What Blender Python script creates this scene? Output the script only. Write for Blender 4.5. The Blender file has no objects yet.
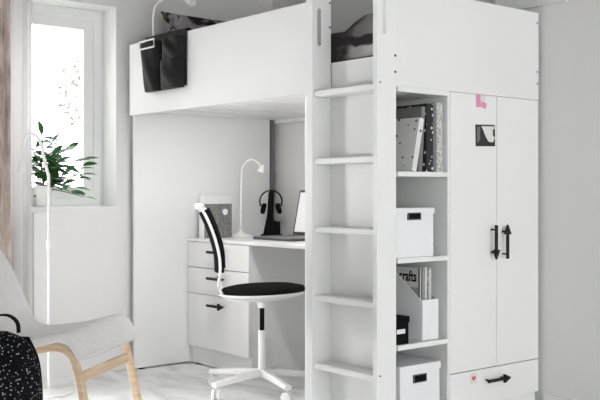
import bpy, bmesh, math, random
from mathutils import Vector, Matrix
random.seed(7)
S = bpy.context.scene
C = S.collection
PI = math.pi

# ------------------------------------------------------------------ materials
def mat(name, col, rough=.5, metal=0, noise=0, nscale=8, bump=0, bscale=200, spec=.5):
    m = bpy.data.materials.new(name); m.use_nodes = True
    nt = m.node_tree; b = nt.nodes['Principled BSDF']
    c = tuple(x for x in col) + (1,)
    b.inputs['Base Color'].default_value = c
    b.inputs['Roughness'].default_value = rough
    b.inputs['Metallic'].default_value = metal
    b.inputs['Specular IOR Level'].default_value = spec
    tc = nt.nodes.new('ShaderNodeTexCoord')
    if noise:
        n = nt.nodes.new('ShaderNodeTexNoise'); n.inputs['Scale'].default_value = nscale
        n.inputs['Detail'].default_value = 4
        r = nt.nodes.new('ShaderNodeValToRGB')
        r.color_ramp.elements[0].position = .3; r.color_ramp.elements[1].position = .7
        r.color_ramp.elements[0].color = tuple(x * (1 - noise) for x in col) + (1,)
        r.color_ramp.elements[1].color = tuple(min(1, x * (1 + noise)) for x in col) + (1,)
        nt.links.new(tc.outputs['Object'], n.inputs['Vector'])
        nt.links.new(n.outputs['Fac'], r.inputs['Fac'])
        nt.links.new(r.outputs['Color'], b.inputs['Base Color'])
    if bump:
        n2 = nt.nodes.new('ShaderNodeTexNoise'); n2.inputs['Scale'].default_value = bscale
        bp = nt.nodes.new('ShaderNodeBump'); bp.inputs['Strength'].default_value = bump
        bp.inputs['Distance'].default_value = .002
        nt.links.new(tc.outputs['Object'], n2.inputs['Vector'])
        nt.links.new(n2.outputs['Fac'], bp.inputs['Height'])
        nt.links.new(bp.outputs['Normal'], b.inputs['Normal'])
    return m

def ramp_mat(name, kind, scale, stops, rough=.6, spec=.5, stretch=(1, 1, 1), detail=4, dist=0, interp='LINEAR'):
    return ramp_mat_(name, kind, scale, stops, rough, spec, stretch, detail, dist, interp)
def ramp_mat_(name, kind, scale, stops, rough=.6, spec=.5, stretch=(1, 1, 1), detail=4, dist=0, interp='LINEAR'):
    m = bpy.data.materials.new(name); m.use_nodes = True
    nt = m.node_tree; b = nt.nodes['Principled BSDF']; b.inputs['Roughness'].default_value = rough; b.inputs['Specular IOR Level'].default_value = spec
    tc = nt.nodes.new('ShaderNodeTexCoord'); mp = nt.nodes.new('ShaderNodeMapping')
    mp.inputs['Scale'].default_value = stretch
    nt.links.new(tc.outputs['Object'], mp.inputs['Vector'])
    if kind == 'noise':
        n = nt.nodes.new('ShaderNodeTexNoise'); n.inputs['Detail'].default_value = detail
        n.inputs['Distortion'].default_value = dist; out = n.outputs['Fac']
    elif kind == 'voronoi':
        n = nt.nodes.new('ShaderNodeTexVoronoi'); out = n.outputs['Distance']
    else:
        n = nt.nodes.new('ShaderNodeTexWave'); n.inputs['Distortion'].default_value = dist
        n.inputs['Detail'].default_value = detail; out = n.outputs['Fac']
    n.inputs['Scale'].default_value = scale
    nt.links.new(mp.outputs['Vector'], n.inputs['Vector'])
    r = nt.nodes.new('ShaderNodeValToRGB'); cr = r.color_ramp; cr.interpolation = interp
    while len(cr.elements) < len(stops): cr.elements.new(.5)
    for e, (p, c) in zip(cr.elements, stops): e.position = p; e.color = tuple(c) + (1,)
    nt.links.new(out, r.inputs['Fac']); nt.links.new(r.outputs['Color'], b.inputs['Base Color'])
    return m

M = {}
M['white'] = mat('white_foil', (.80, .805, .795), .38, noise=.012, nscale=3)
M['white_gloss'] = mat('white_metal', (.84, .84, .83), .3, spec=.5)
M['front'] = mat('white_front', (.82, .82, .81), .3, noise=.01, nscale=2)
M['wall'] = mat('wall_paint', (.72, .715, .70), .85, noise=.02, nscale=1.5, bump=.08, bscale=300)
M['ceil'] = mat('ceiling_paint', (.45, .45, .44), .9, noise=.01)
M['frame'] = mat('window_paint', (.76, .765, .75), .4, noise=.01)
M['black'] = mat('black_plastic', (.006, .006, .007), .75, spec=.08)
M['black_metal'] = mat('black_metal', (.008, .008, .008), .45, spec=.25)
M['black_fabric'] = mat('black_fabric', (.007, .007, .008), .95, spec=.08, noise=.3, nscale=60, bump=.6, bscale=500)
M['bag'] = mat('black_nylon', (.010, .010, .011), .6, spec=.2, noise=.35, nscale=14, bump=1, bscale=40)
M['grey_fabric'] = mat('light_grey_upholstery', (.66, .655, .645), .9, noise=.05, nscale=30, bump=.3, bscale=500)
M['holder'] = mat('dark_holder', (.07, .07, .07), .4)
M['grey_plastic'] = mat('grey_plastic', (.16, .16, .16), .5)
M['silver'] = mat('silver_metal', (.42, .42, .42), .35, metal=.6)
M['screw'] = mat('dark_screw', (.06, .06, .06), .4, metal=.5)
M['felt'] = ramp_mat('grey_felt', 'noise', 160, [(.35, (.10, .10, .10)), (.65, (.27, .27, .265))], .95)
M['marble'] = ramp_mat('speckled_paper', 'noise', 90, [(.3, (.27, .27, .26)), (.6, (.62, .62, .6))], .8)
M['grey_card'] = mat('grey_card', (.17, .17, .17), .7, noise=.08, nscale=20)
M['box'] = mat('white_card', (.82, .82, .83), .6, noise=.01)
M['paper'] = mat('paper', (.72, .72, .70), .8)
M['wood'] = ramp_mat('birch_wood', 'noise', 6, [(.3, (.52, .38, .25)), (.7, (.68, .53, .38))], .5, .4, (1, 1, 9))
M['pink'] = mat('pink_paper', (.72, .30, .48), .7)
M['red'] = mat('red_print', (.7, .08, .08), .6)
M['leaf'] = mat('leaf_green', (.035, .125, .035), .45, noise=.4, nscale=12)
M['stem'] = mat('stem_green', (.10, .16, .06), .6)
M['soil'] = mat('soil', (.05, .035, .025), .95, noise=.3, nscale=60)
M['print_dark'] = mat('photo_print_dark', (.015, .015, .015), .4)
M['print_grey'] = mat('photo_print_grey', (.30, .30, .30), .4)
M['mattress'] = mat('mattress_cotton', (.34, .34, .34), .9, bump=.3)
M['bark'] = mat('bark', (.16, .155, .15), .9)
M['far_leaf'] = mat('far_foliage', (.19, .20, .185), .8, noise=.2)
M['ground'] = mat('outdoor_ground', (.4, .4, .38), .9, noise=.2, nscale=.5)
M['curtain_brown'] = ramp_mat('woven_curtain', 'noise', 14, [(.35, (.30, .235, .205)), (.62, (.56, .49, .45))], .95, .2, (2, 2, .5), 6)
M['backpack'] = ramp_mat('speckled_nylon', 'voronoi', 100, [(0, (.6, .6, .6)), (.17, (.42, .42, .42)), (.27, (.006, .006, .007)), (1, (.006, .006, .007))], .95, .08)
M['dots_white'] = ramp_mat('white_with_black_dots', 'voronoi', 27, [(0, (.02, .02, .02)), (.14, (.03, .03, .03)), (.19, (.72, .72, .70)), (1, (.72, .72, .70))], .6)
M['dots_black'] = ramp_mat('black_with_white_dots', 'voronoi', 42, [(0, (.75, .75, .75)), (.22, (.7, .7, .7)), (.28, (.014, .014, .014)), (1, (.014, .014, .014))], .6)
M['pillow'] = ramp_mat('printed_pillow', 'noise', 4.5, [(0, (.012, .011, .012)), (.43, (.014, .012, .014)), (.46, (.25, .24, .245)), (.58, (.36, .345, .35)), (.61, (.03, .025, .03)), (.66, (.26, .25, .25))], .9, .2, (1, 1, 1.6), 5, .9)
# floor: pale mottled surface
M['floor'] = ramp_mat('pale_mottled_floor', 'noise', 2.2, [(.3, (.60, .605, .61)), (.48, (.80, .805, .81)), (.62, (.92, .925, .93))], .55, .4, (1, 2.2, 1), 9, 1.2)
# sheer curtain: translucent cloth
m = bpy.data.materials.new('sheer_cloth'); m.use_nodes = True; nt = m.node_tree
b = nt.nodes['Principled BSDF']; b.inputs['Base Color'].default_value = (.82, .81, .80, 1); b.inputs['Roughness'].default_value = .9
tl = nt.nodes.new('ShaderNodeBsdfTranslucent'); tl.inputs['Color'].default_value = (.86, .85, .85, 1)
mx = nt.nodes.new('ShaderNodeMixShader'); mx.inputs[0].default_value = .6
nt.links.new(b.outputs[0], mx.inputs[1]); nt.links.new(tl.outputs[0], mx.inputs[2])
nt.links.new(mx.outputs[0], nt.nodes['Material Output'].inputs['Surface']); M['sheer'] = m
m = bpy.data.materials.new('window_glass'); m.use_nodes = True; nt = m.node_tree
tr = nt.nodes.new('ShaderNodeBsdfTransparent'); gl = nt.nodes.new('ShaderNodeBsdfGlossy'); gl.inputs['Roughness'].default_value = .02
mx = nt.nodes.new('ShaderNodeMixShader'); mx.inputs[0].default_value = .06
nt.links.new(tr.outputs[0], mx.inputs[1]); nt.links.new(gl.outputs[0], mx.inputs[2])
nt.links.new(mx.outputs[0], nt.nodes['Material Output'].inputs['Surface']); M['glass'] = m
# lit tablet screen: it gives off light
m = bpy.data.materials.new('lit_screen'); m.use_nodes = True
b = m.node_tree.nodes['Principled BSDF']; b.inputs['Base Color'].default_value = (.7, .7, .7, 1)
b.inputs['Emission Color'].default_value = (1, 1, 1, 1); b.inputs['Emission Strength'].default_value = .25; M['screen'] = m
# duvet: grey ground with a printed ridge line, pale rock and dark bands (a pattern of the cloth, in its own coordinates)
m = bpy.data.materials.new('mountain_print_duvet'); m.use_nodes = True; nt = m.node_tree; b = nt.nodes['Principled BSDF']
b.inputs['Roughness'].default_value = .9
tc = nt.nodes.new('ShaderNodeTexCoord'); sep = nt.nodes.new('ShaderNodeSeparateXYZ'); nt.links.new(tc.outputs['Object'], sep.inputs[0])
nz = nt.nodes.new('ShaderNodeTexNoise'); nz.inputs['Scale'].default_value = 9; nz.inputs['Detail'].default_value = 6
nt.links.new(tc.outputs['Object'], nz.inputs['Vector'])
def mth(op, a, c2, v=None):
    n = nt.nodes.new('ShaderNodeMath'); n.operation = op
    for i, q in enumerate((a, c2)):
        if isinstance(q, (int, float)): n.inputs[i].default_value = q
        else: nt.links.new(q, n.inputs[i])
    return n.outputs[0]
hh = mth('ADD', sep.outputs['Z'], mth('MULTIPLY', mth('ADD', sep.outputs['X'], .05), .08))
hh = mth('ADD', hh, mth('MULTIPLY', mth('SUBTRACT', nz.outputs['Fac'], .5), .05))
r = nt.nodes.new('ShaderNodeValToRGB'); cr = r.color_ramp
# height in metres above the mattress, scaled to 0..1 over 0.3 m
fac = mth('DIVIDE', hh, .30)
st = [(0, (.46, .45, .45)), (.13, (.50, .49, .49)), (.165, (.03, .025, .03)), (.27, (.025, .022, .025)), (.30, (.22, .205, .215)), (.60, (.34, .32, .33)), (.63, (.02, .018, .02))]
while len(cr.elements) < len(st): cr.elements.new(.5)
for e, (p, c) in zip(cr.elements, st): e.position = p; e.color = c + (1,)
nt.links.new(fac, r.inputs['Fac'])
# dark flank of the print towards the ladder's far stringer
mix = nt.nodes.new('ShaderNodeMix'); mix.data_type = 'RGBA'
fx = mth('ADD', sep.outputs['X'], mth('MULTIPLY', mth('SUBTRACT', nz.outputs['Fac'], .5), .35))
mr = nt.nodes.new('ShaderNodeMapRange'); mr.inputs['From Min'].default_value = -.38; mr.inputs['From Max'].default_value = -.28
nt.links.new(fx, mr.inputs['Value'])
nt.links.new(mr.outputs[0], mix.inputs[0]); mix.inputs[6].default_value = (.035, .03, .032, 1)
nt.links.new(r.outputs['Color'], mix.inputs[7]); nt.links.new(mix.outputs[2], b.inputs['Base Color'])
M['duvet'] = m

# ------------------------------------------------------------------ geometry helpers
def link(name, me, m, parent=None):
    o = bpy.data.objects.new(name, me); C.objects.link(o)
    if m is not None: me.materials.append(M[m] if isinstance(m, str) else m)
    if parent: o.parent = parent
    return o
def obj(name, bm, m, parent=None, smooth=False):
    bmesh.ops.recalc_face_normals(bm, faces=bm.faces)
    me = bpy.data.meshes.new(name); bm.to_mesh(me); bm.free()
    if not smooth:
        for p in me.polygons: p.use_smooth = False
    if smooth:
        for p in me.polygons: p.use_smooth = True
        me.set_sharp_from_angle(angle=math.radians(40))
    return link(name, me, m, parent)
def tag(o, label, cat, group=None, kind=None):
    o['label'] = label; o['category'] = cat
    if group: o['group'] = group
    if kind: o['kind'] = kind
    return o
def struct(o): o['kind'] = 'structure'; return o
def empty(name, loc=(0, 0, 0), rz=0):
    o = bpy.data.objects.new(name, None); C.objects.link(o); o.location = loc; o.rotation_euler = (0, 0, rz)
    o.empty_display_size = .05; return o
def box(bm, x0, x1, y0, y1, z0, z1, bev=0, seg=2, mtx=None):
    t = bmesh.new(); bmesh.ops.create_cube(t, size=1)
    for v in t.verts:
        v.co = Vector(((x0 + x1) / 2 + v.co.x * (x1 - x0), (y0 + y1) / 2 + v.co.y * (y1 - y0), (z0 + z1) / 2 + v.co.z * (z1 - z0)))
    if bev: bmesh.ops.bevel(t, geom=t.edges[:], offset=bev, segments=seg, affect='EDGES', profile=.5)
    if mtx: bmesh.ops.transform(t, matrix=mtx, verts=t.verts)
    me = bpy.data.meshes.new('tmp'); t.to_mesh(me); t.free(); bm.from_mesh(me); bpy.data.meshes.remove(me)
    return bm
def B(*a, **k): return box(bmesh.new(), *a, **k)
def tube(bm, pts, r, n=10, cap=True):
    pts = [Vector(p) for p in pts]; rs = r if isinstance(r, (list, tuple)) else [r] * len(pts)
    rings = []; up = None
    for i, p in enumerate(pts):
        d = (pts[min(i + 1, len(pts) - 1)] - pts[max(i - 1, 0)]).normalized()
        if up is None:
            up = Vector((0, 0, 1)) if abs(d.z) < .9 else Vector((1, 0, 0))
        a = d.cross(up).normalized(); bb = a.cross(d).normalized(); up = bb
        rings.append([bm.verts.new(p + (a * math.cos(2 * PI * k / n) + bb * math.sin(2 * PI * k / n)) * rs[i]) for k in range(n)])
    for i in range(len(rings) - 1):
        for k in range(n): bm.faces.new((rings[i][k], rings[i][(k + 1) % n], rings[i + 1][(k + 1) % n], rings[i + 1][k]))
    if cap: bm.faces.new(rings[0][::-1]); bm.faces.new(rings[-1])
    return bm
def T(*a, **k): return tube(bmesh.new(), *a, **k)
def rsweep(bm, pts, w, t, side):
    """rectangular section: w along `side`, t across, swept along pts (bentwood)"""
    pts = [Vector(p) for p in pts]; side = Vector(side).normalized(); rings = []
    for i, p in enumerate(pts):
        d = (pts[min(i + 1, len(pts) - 1)] - pts[max(i - 1, 0)]).normalized()
        nrm = side.cross(d).normalized(); tt = t[i] if isinstance(t, (list, tuple)) else t
        c = min(w, tt) * .18
        cor = [(w / 2 - c, tt / 2), (w / 2, tt / 2 - c), (w / 2, -tt / 2 + c), (w / 2 - c, -tt / 2), (-w / 2 + c, -tt / 2), (-w / 2, -tt / 2 + c), (-w / 2, tt / 2 - c), (-w / 2 + c, tt / 2)]
        rings.append([bm.verts.new(p + side * a + nrm * b2) for a, b2 in cor])
    for i in range(len(rings) - 1):
        for k in range(8): bm.faces.new((rings[i][k], rings[i][(k + 1) % 8], rings[i + 1][(k + 1) % 8], rings[i + 1][k]))
    bm.faces.new(rings[0][::-1]); bm.faces.new(rings[-1]); return bm
def lathe(bm, prof, cx=0, cy=0, n=28, sx=1, sy=1):
    rings = []
    for r, z in prof:
        rings.append([bm.verts.new((cx + r * sx * math.cos(2 * PI * k / n), cy + r * sy * math.sin(2 * PI * k / n), z)) for k in range(n)])
    for i in range(len(rings) - 1):
        for k in range(n): bm.faces.new((rings[i][k], rings[i][(k + 1) % n], rings[i + 1][(k + 1) % n], rings[i + 1][k]))
    bm.faces.new(rings[0][::-1]); bm.faces.new(rings[-1]); return bm
def plate(outlines, th, bev=0):
    """flat plate with holes from closed 2D outlines, extruded in +z by th"""
    cu = bpy.data.curves.new('c', 'CURVE'); cu.dimensions = '2D'; cu.fill_mode = 'BOTH'; cu.extrude = th / 2 - bev; cu.bevel_depth = bev
    for ol in outlines:
        sp = cu.splines.new('POLY'); sp.points.add(len(ol) - 1); sp.use_cyclic_u = True
        for p, (a, b2) in zip(sp.points, ol): p.co = (a, b2, 0, 1)
    o = bpy.data.objects.new('c', cu); C.objects.link(o)
    me = bpy.data.meshes.new_from_object(o.evaluated_get(bpy.context.evaluated_depsgraph_get()))
    bpy.data.objects.remove(o); bm = bmesh.new(); bm.from_mesh(me); bpy.data.meshes.remove(me)
    return bm
def text_bm(s, size, ext=.0004, off=0):
    cu = bpy.data.curves.new('t', 'FONT'); cu.body = s; cu.size = size; cu.extrude = ext; cu.offset = off
    o = bpy.data.objects.new('t', cu); C.objects.link(o)
    me = bpy.data.meshes.new_from_object(o.evaluated_get(bpy.context.evaluated_depsgraph_get()))
    bpy.data.objects.remove(o); bm = bmesh.new(); bm.from_mesh(me); bpy.data.meshes.remove(me)
    return bm
def xf(bm, m): bmesh.ops.transform(bm, matrix=m, verts=bm.verts); return bm
def smoothline(pts, k=6):
    """Catmull-Rom through points"""
    P = [Vector(p) for p in pts]; out = []
    for i in range(len(P) - 1):
        a = P[max(i - 1, 0)]; b2 = P[i]; c = P[i + 1]; d = P[min(i + 2, len(P) - 1)]
        for j in range(k):
            t = j / k
            out.append(.5 * ((2 * b2) + (c - a) * t + (2 * a - 5 * b2 + 4 * c - d) * t * t + (3 * b2 - a - 3 * c + d) * t ** 3))
    out.append(P[-1]); return out
R_YZ = Matrix(((0, 0, 1, 0), (1, 0, 0, 0), (0, 1, 0, 0), (0, 0, 0, 1)))      # plate (a,b,t) -> x=t, y=a, z=b  (faces +x)
R_XZ = Matrix(((1, 0, 0, 0), (0, 0, -1, 0), (0, 1, 0, 0), (0, 0, 0, 1)))     # plate (a,b,t) -> x=a, z=b, y=-t (faces -y)

# ------------------------------------------------------------------ room shell
LX, RX, FY, BY, CH = -2.03, 6.2, -5.2, 1.05, 2.55
fl = struct(obj('floor', B(LX - .22, RX, FY, BY + .15, -.1, 0), 'floor'))
ce = struct(obj('ceiling', B(LX - .22, RX, FY, BY + .15, CH, CH + .12), 'ceil'))
struct(obj('wall_back', B(LX - .22, RX, BY, BY + .15, 0, CH), 'wall'))
# left wall with window opening y -1.7..-0.043, z .90..2.02
wy0, wy1, wz0, wz1 = -1.25, -.043, .898, 2.02
bm = bmesh.new()
wl = plate([[(FY, 0), (BY, 0), (BY, CH), (FY, CH)], [(wy0, wz0), (wy1, wz0), (wy1, wz1), (wy0, wz1)], [(-2.4, .06), (-1.42, .06), (-1.42, .95), (-2.4, .95)]], .19)  # second, low opening is invented to let light onto drawers and floor
xf(wl, Matrix.Translation((LX - .095, 0, 0)) @ R_YZ)
struct(obj('wall_left', wl, 'wall'))
wr = plate([[(FY, 0), (BY, 0), (BY, CH), (FY, CH)], [(-4.0, .04), (.85, .04), (.85, 1.95), (-4.0, 1.95)]], .15)  # unseen opening added so light enters low from the right
struct(obj('wall_right', xf(wr, Matrix.Translation((RX + .075, 0, 0)) @ R_YZ), 'wall'))
wf = plate([[(LX - .19, 0), (RX, 0), (RX, CH), (LX - .19, CH)], [(4.9, .04), (5.9, .04), (5.9, 1.95), (4.9, 1.95)]], .15)  # small out-of-view opening added to bring in more light
struct(obj('wall_front', xf(wf, Matrix.Translation((0, FY - .075, 0)) @ R_XZ), 'wall'))
struct(obj('trim_1', B(LX, LX + .012, -.535, -.445, 0, .885, bev=.002), 'frame'))
struct(obj('baseboard_back', B(.02, RX, BY - .012, BY, 0, .06, bev=.002), 'frame'))
# window
win = empty('window_1', (LX - .19, wy0, wz0)); struct(win)
def wpart(name, bm, m):
    bmesh.ops.translate(bm, vec=-Vector(win.location), verts=bm.verts); return obj(name, bm, m, win)
fx0, fx1 = LX - .185, LX - .165
wpart('reveal_lining', plate([[(wy0, wz0), (wy1, wz0), (wy1, wz1), (wy0, wz1)], [(wy0 + .006, wz0 + .006), (wy1 - .006, wz0 + .006), (wy1 - .006, wz1 - .006), (wy0 + .006, wz1 - .006)]], .17).__class__ and
      xf(plate([[(wy0, wz0), (wy1, wz0), (wy1, wz1), (wy0, wz1)], [(wy0 + .006, wz0 + .006), (wy1 - .006, wz0 + .006), (wy1 - .006, wz1 - .006), (wy0 + .006, wz1 - .006)]], .164), Matrix.Translation((LX - .083, 0, 0)) @ R_YZ), 'frame')
def ring(y0, y1, z0, z1, w, x0, th, bev=.003):
    return xf(plate([[(y0, z0), (y1, z0), (y1, z1), (y0, z1)], [(y0 + w, z0 + w), (y1 - w, z0 + w), (y1 - w, z1 - w), (y0 + w, z1 - w)]], th, bev), Matrix.Translation((x0, 0, 0)) @ R_YZ)
wpart('window_frame', ring(wy0 + .006, wy1 - .006, wz0 + .006, wz1 - .006, .05, LX - .185, .05), 'frame')
mid = (wy0 + wy1) / 2
wpart('mullion', B(LX - .21, LX - .16, mid - .03, mid + .03, wz0 + .056, wz1 - .056, bev=.004), 'frame')
for a, b2 in ((wy0 + .056, mid - .03), (mid + .03, wy1 - .056)):
    sash = wpart('sash', ring(a, b2, wz0 + .056, wz1 - .056, .06, LX - .19, .045), 'frame')
    g = obj('pane', B(-.003, .003, a + .06 - wy0, b2 - .06 - wy0, .116, wz1 - wz0 - .116), 'glass', sash)
wpart('window_sill', B(LX - .16, LX + .004, wy0 + .006, wy1 - .006, wz0 + .006, wz0 + .014, bev=.002), 'frame')

# ------------------------------------------------------------------ outside
struct(obj('sky_block_wall', B(-9, LX - .3, -1.37, -1.29, -.8, 3.2), 'wall'))  # unseen wall added to keep direct sky light off the window reveal
gr = struct(obj('ground', B(-16, -2.6, -9, 14, -.9, -.8), 'ground'))
tr_ = empty('garden_tree', (-7.8, 3.22, -.8)); tag(tr_, 'pale hazy tree outside beyond the window pane', 'tree')
bm = T([(0, 0, 0), (.05, 0, 1.2), (.0, .1, 2.2), (-.1, .05, 3.1)], [.1, .08, .05, .02])
bbm = bmesh.new(); lf = bmesh.new()
for i in range(36):
    z = random.uniform(.5, 3.3); a = random.uniform(0, 2 * PI); l = random.uniform(.5, 1.0)
    p0 = Vector((0, .05, z)); p1 = p0 + Vector((math.cos(a) * l, math.sin(a) * l, random.uniform(.1, .5)))
    tube(bm, [p0, (p0 + p1) / 2 + Vector((0, 0, .05)), p1], [.02, .012, .005], n=5)
    for j in range(80):
        q = p0.lerp(p1, random.uniform(.3, 1.05)) + Vector([random.gauss(0, .11) for _ in range(3)])
        s = random.uniform(.03, .055)
        mt = Matrix.Translation(q) @ Matrix.Rotation(random.uniform(0, 6.28), 4, Vector([random.gauss(0, 1) for _ in range(3)]).normalized())
        vs = [lf.verts.new(mt @ Vector(c)) for c in ((-s, 0, 0), (0, -s * .5, 0), (s, 0, .005), (0, s * .5, 0))]
        lf.faces.new(vs)
obj('trunk', bm, 'bark', tr_); obj('foliage', lf, 'far_leaf', tr_)

# ------------------------------------------------------------------ loft bed
bed = empty('loft_bed', (0, 0, 0)); tag(bed, 'white loft bed with high guard panels and a built-in ladder', 'bed')
TOP, UND = 1.818, 1.414
LE = -1.985
obj('guard_panel', B(LE, -.436, .009, .027, UND, 1.807, bev=.0012), 'white', bed)
obj('end_panel', B(-.018, -.0005, .0995, 1.032, UND, TOP, bev=.0012), 'white', bed)
obj('guard_panel', B(LE + .02, -.02, 1.012, 1.03, UND, TOP, bev=.001), 'white', bed)
obj('side_rail', B(-.392, -.02, .0995, .117, UND + .012, 1.547, bev=.0012), 'white', bed)
obj('side_rail', B(LE + .02, -.44, .106, .126, 1.452, 1.547, bev=.0012), 'white', bed)
# left end: full-height panel
obj('leg_panel_and_gap_shade', B(LE, LE + .02, .029, .978, .009, 1.805, bev=.0012), 'white', bed)
obj('leg_panel_and_gap_shade', B(LE + .0, LE + .02, .990, 1.010, .003, TOP - .002, bev=.001), 'grey_card', bed)  # dark upright strip stands in for the shade of the gap by the wall
for yy in (.08, .50, .93): obj('foot', B(LE + .003, LE + .017, yy - .015, yy + .015, .0005, .0095), 'black', bed)
def slot(cy, z0, z1, w):
    r = w / 2; o = []
    for k in range(13): a = PI * k / 12; o.append((cy + r * math.cos(a), z1 - r + r * math.sin(a)))
    for k in range(13): a = PI + PI * k / 12; o.append((cy + r * math.cos(a), z0 + r + r * math.sin(a)))
    return o
def stringer(x, th):
    bm = plate([[(-.007, .002), (.0985, .002), (.0985, 1.835), (-.007, 1.835)], slot(.033, 1.615, 1.775, .022)], th, .0005)
    xf(bm, Matrix.Translation((x + th / 2, 0, 0)) @ R_YZ)
    return obj('stringer', bm, 'white', bed)
s1 = stringer(-.432, .038); s2 = stringer(-.0225, .0225)
for z in (.25, .54, .83, 1.12, 1.408):
    # rounded front rung
    pr = [(.011, z - .014), (.0075, z - .0125), (.005, z - .009), (.005, z + .009), (.0075, z + .0125), (.011, z + .014)]
    pr += [(.091, z + .014), (.091, z - .014)]
    bm = bmesh.new(); r0 = [bm.verts.new((-.394, a, b2)) for a, b2 in pr]; r1 = [bm.verts.new((-.0225, a, b2)) for a, b2 in pr]
    N = len(pr)
    for k in range(N): bm.faces.new((r0[k], r0[(k + 1) % N], r1[(k + 1) % N], r1[k]))
    bm.faces.new(r0[::-1]); bm.faces.new(r1)
    obj('rung', bm, 'white', bed)
for i in range(8):
    x = LE + .03 + i * .2415
    obj('slat', B(x, min(x + .198, -.02), .066 if x < -.66 else .128, 1.010, 1.436, 1.466, bev=.003), 'white', bed)
# screws and screw caps
def screw(x, y, z, r, axis='x', m='screw'):
    bm = bmesh.new(); lathe(bm, [(r * .5, .0012), (r, .0008), (r, -.0008), (r * .8, -.001)], n=12)
    mt = Matrix.Rotation(PI / 2, 4, 'Y') if axis == 'x' else Matrix.Rotation(PI / 2, 4, 'X')
    xf(bm, Matrix.Translation((x, y, z)) @ mt); obj('screw', bm, m, bed)
for z in (1.423, .265): screw(.0008, .010, z, .0038)
for z in (1.535, 1.47): screw(.0003, .094, z, .0055)
for z in (1.745, 1.79, 1.86 - .06): pass
screw(-.3935, .092, 1.805, .005); screw(-.3935, .092, 1.70, .005)
for z in (1.77, 1.545, 1.49): screw(.0003, 1.022, z, .006, m='silver')

# mattress, duvet, pillow
mt_ = tag(obj('mattress', B(-1.94, -.03, .14, 1.0, 1.478, 1.56, bev=.025, seg=4), 'mattress', smooth=True), 'grey mattress on the slats of the loft bed', 'mattress')
# duvet: a heaped blanket, front edge by the ladder opening
def heap(x0, x1, y0, y1, hfun, nx=40, ny=28):
    bm = bmesh.new(); top = []
    for i in range(nx + 1):
        row = []
        for j in range(ny + 1):
            u = i / nx; v = j / ny
            x = x0 + (x1 - x0) * u; y = y0 + (y1 - y0) * v
            e = min(1, min(u, 1 - u) * nx / 3.2) ; f = min(1, min(v, 1 - v) * ny / 4.0)
            rnd = (1 - (1 - e) ** 2) ** .5 * (1 - (1 - f) ** 2) ** .5
            row.append(bm.verts.new((x, y, .004 + hfun(x, y) * rnd)))
        top.append(row)
    for i in range(nx):
        for j in range(ny): bm.faces.new((top[i][j], top[i + 1][j], top[i + 1][j + 1], top[i][j + 1]))
    ed = [e for e in bm.edges if e.is_boundary]
    bmesh.ops.contextual_create(bm, geom=ed)
    return bm
def hf(x, y): return .195 + .16 * (x + .25) - .05 * y + .012 * math.sin(17 * x + 4 * y) + .008 * math.sin(31 * x - 11 * y) + .006 * math.sin(23 * y)
def hf2(x, y): return max(.05, hf(x, y) if x > -.55 else hf(-.55, y) - .35 * (-.55 - x))
bm = heap(-1.15, -.035, .0, .80, hf2)
du = obj('duvet', bm, 'duvet', smooth=True); du.location = (0, .145, 1.557)
tag(du, 'grey duvet with dark mountain print heaped behind the ladder top', 'duvet')
def pillow(w, h, t):
    bm = bmesh.new(); n = 20; g = {}
    for sd in (1, -1):
        for i in range(n + 1):
            for j in range(n + 1):
                u = -1 + 2 * i / n; v = -1 + 2 * j / n
                edge = (i in (0, n) or j in (0, n))
                if edge and sd == -1: g[(sd, i, j)] = g[(1, i, j)]; continue
                th = t / 2 * (max(0, (1 - u ** 4) * (1 - v ** 4))) ** .55
                pin = 1 - .06 * (abs(u) ** 2) * (1 - abs(v)) - 0
                g[(sd, i, j)] = bm.verts.new((u * w / 2 * (1 - .05 * (1 - v * v)), v * h / 2 * (1 - .05 * (1 - u * u)), sd * (th + .004 * math.sin(7 * u + 5 * v) * (1 - u * u) * (1 - v * v))))
        for i in range(n):
            for j in range(n):
                q = [g[(sd, i, j)], g[(sd, i + 1, j)], g[(sd, i + 1, j + 1)], g[(sd, i, j + 1)]]
                bm.faces.new(q if sd == 1 else q[::-1])
    return bm
pl = obj('pillow', pillow(.46, .68, .12), 'pillow', smooth=True)
pl.location = (-1.81, .50, 1.792); pl.rotation_euler = (0, math.radians(66), 0)
tag(pl, 'grey and black printed pillow propped at the window end of the bed', 'pillow')

# ------------------------------------------------------------------ wardrobe
BX = -.57
wd = empty('wardrobe', (-.28, .72, 0)); tag(wd, 'white two-door wardrobe under the bed with a drawer below', 'wardrobe')
def ch(root):
    def f(name, bm, m, smooth=False, parent=None):
        loc = Vector(root.location)
        if root.rotation_euler.z: 
            bm.transform(Matrix.Rotation(-root.rotation_euler.z, 4, 'Z') @ Matrix.Translation(-loc))
        else: bmesh.ops.translate(bm, vec=-loc, verts=bm.verts)
        return obj(name, bm, m, parent or root, smooth)
    return f
w = ch(wd)
wy, wy2, wys = .4225, 1.030, .729
bm = bmesh.new()
box(bm, BX, -.021, wy, wy + .016, .003, 1.414); box(bm, BX, -.021, wy2 - .016, wy2, .003, 1.414)
box(bm, BX, BX + .012, wy + .016, wy2 - .016, .003, 1.414)
box(bm, BX + .012, -.021, wy + .016, wy2 - .016, 1.398, 1.414); box(bm, BX + .012, -.021, wy + .016, wy2 - .016, .205, .221)
w('body', bm, 'white')
w('plinth', B(-.032, -.012, wy + .016, wy2 - .016, .003, .066), 'white')
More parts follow.
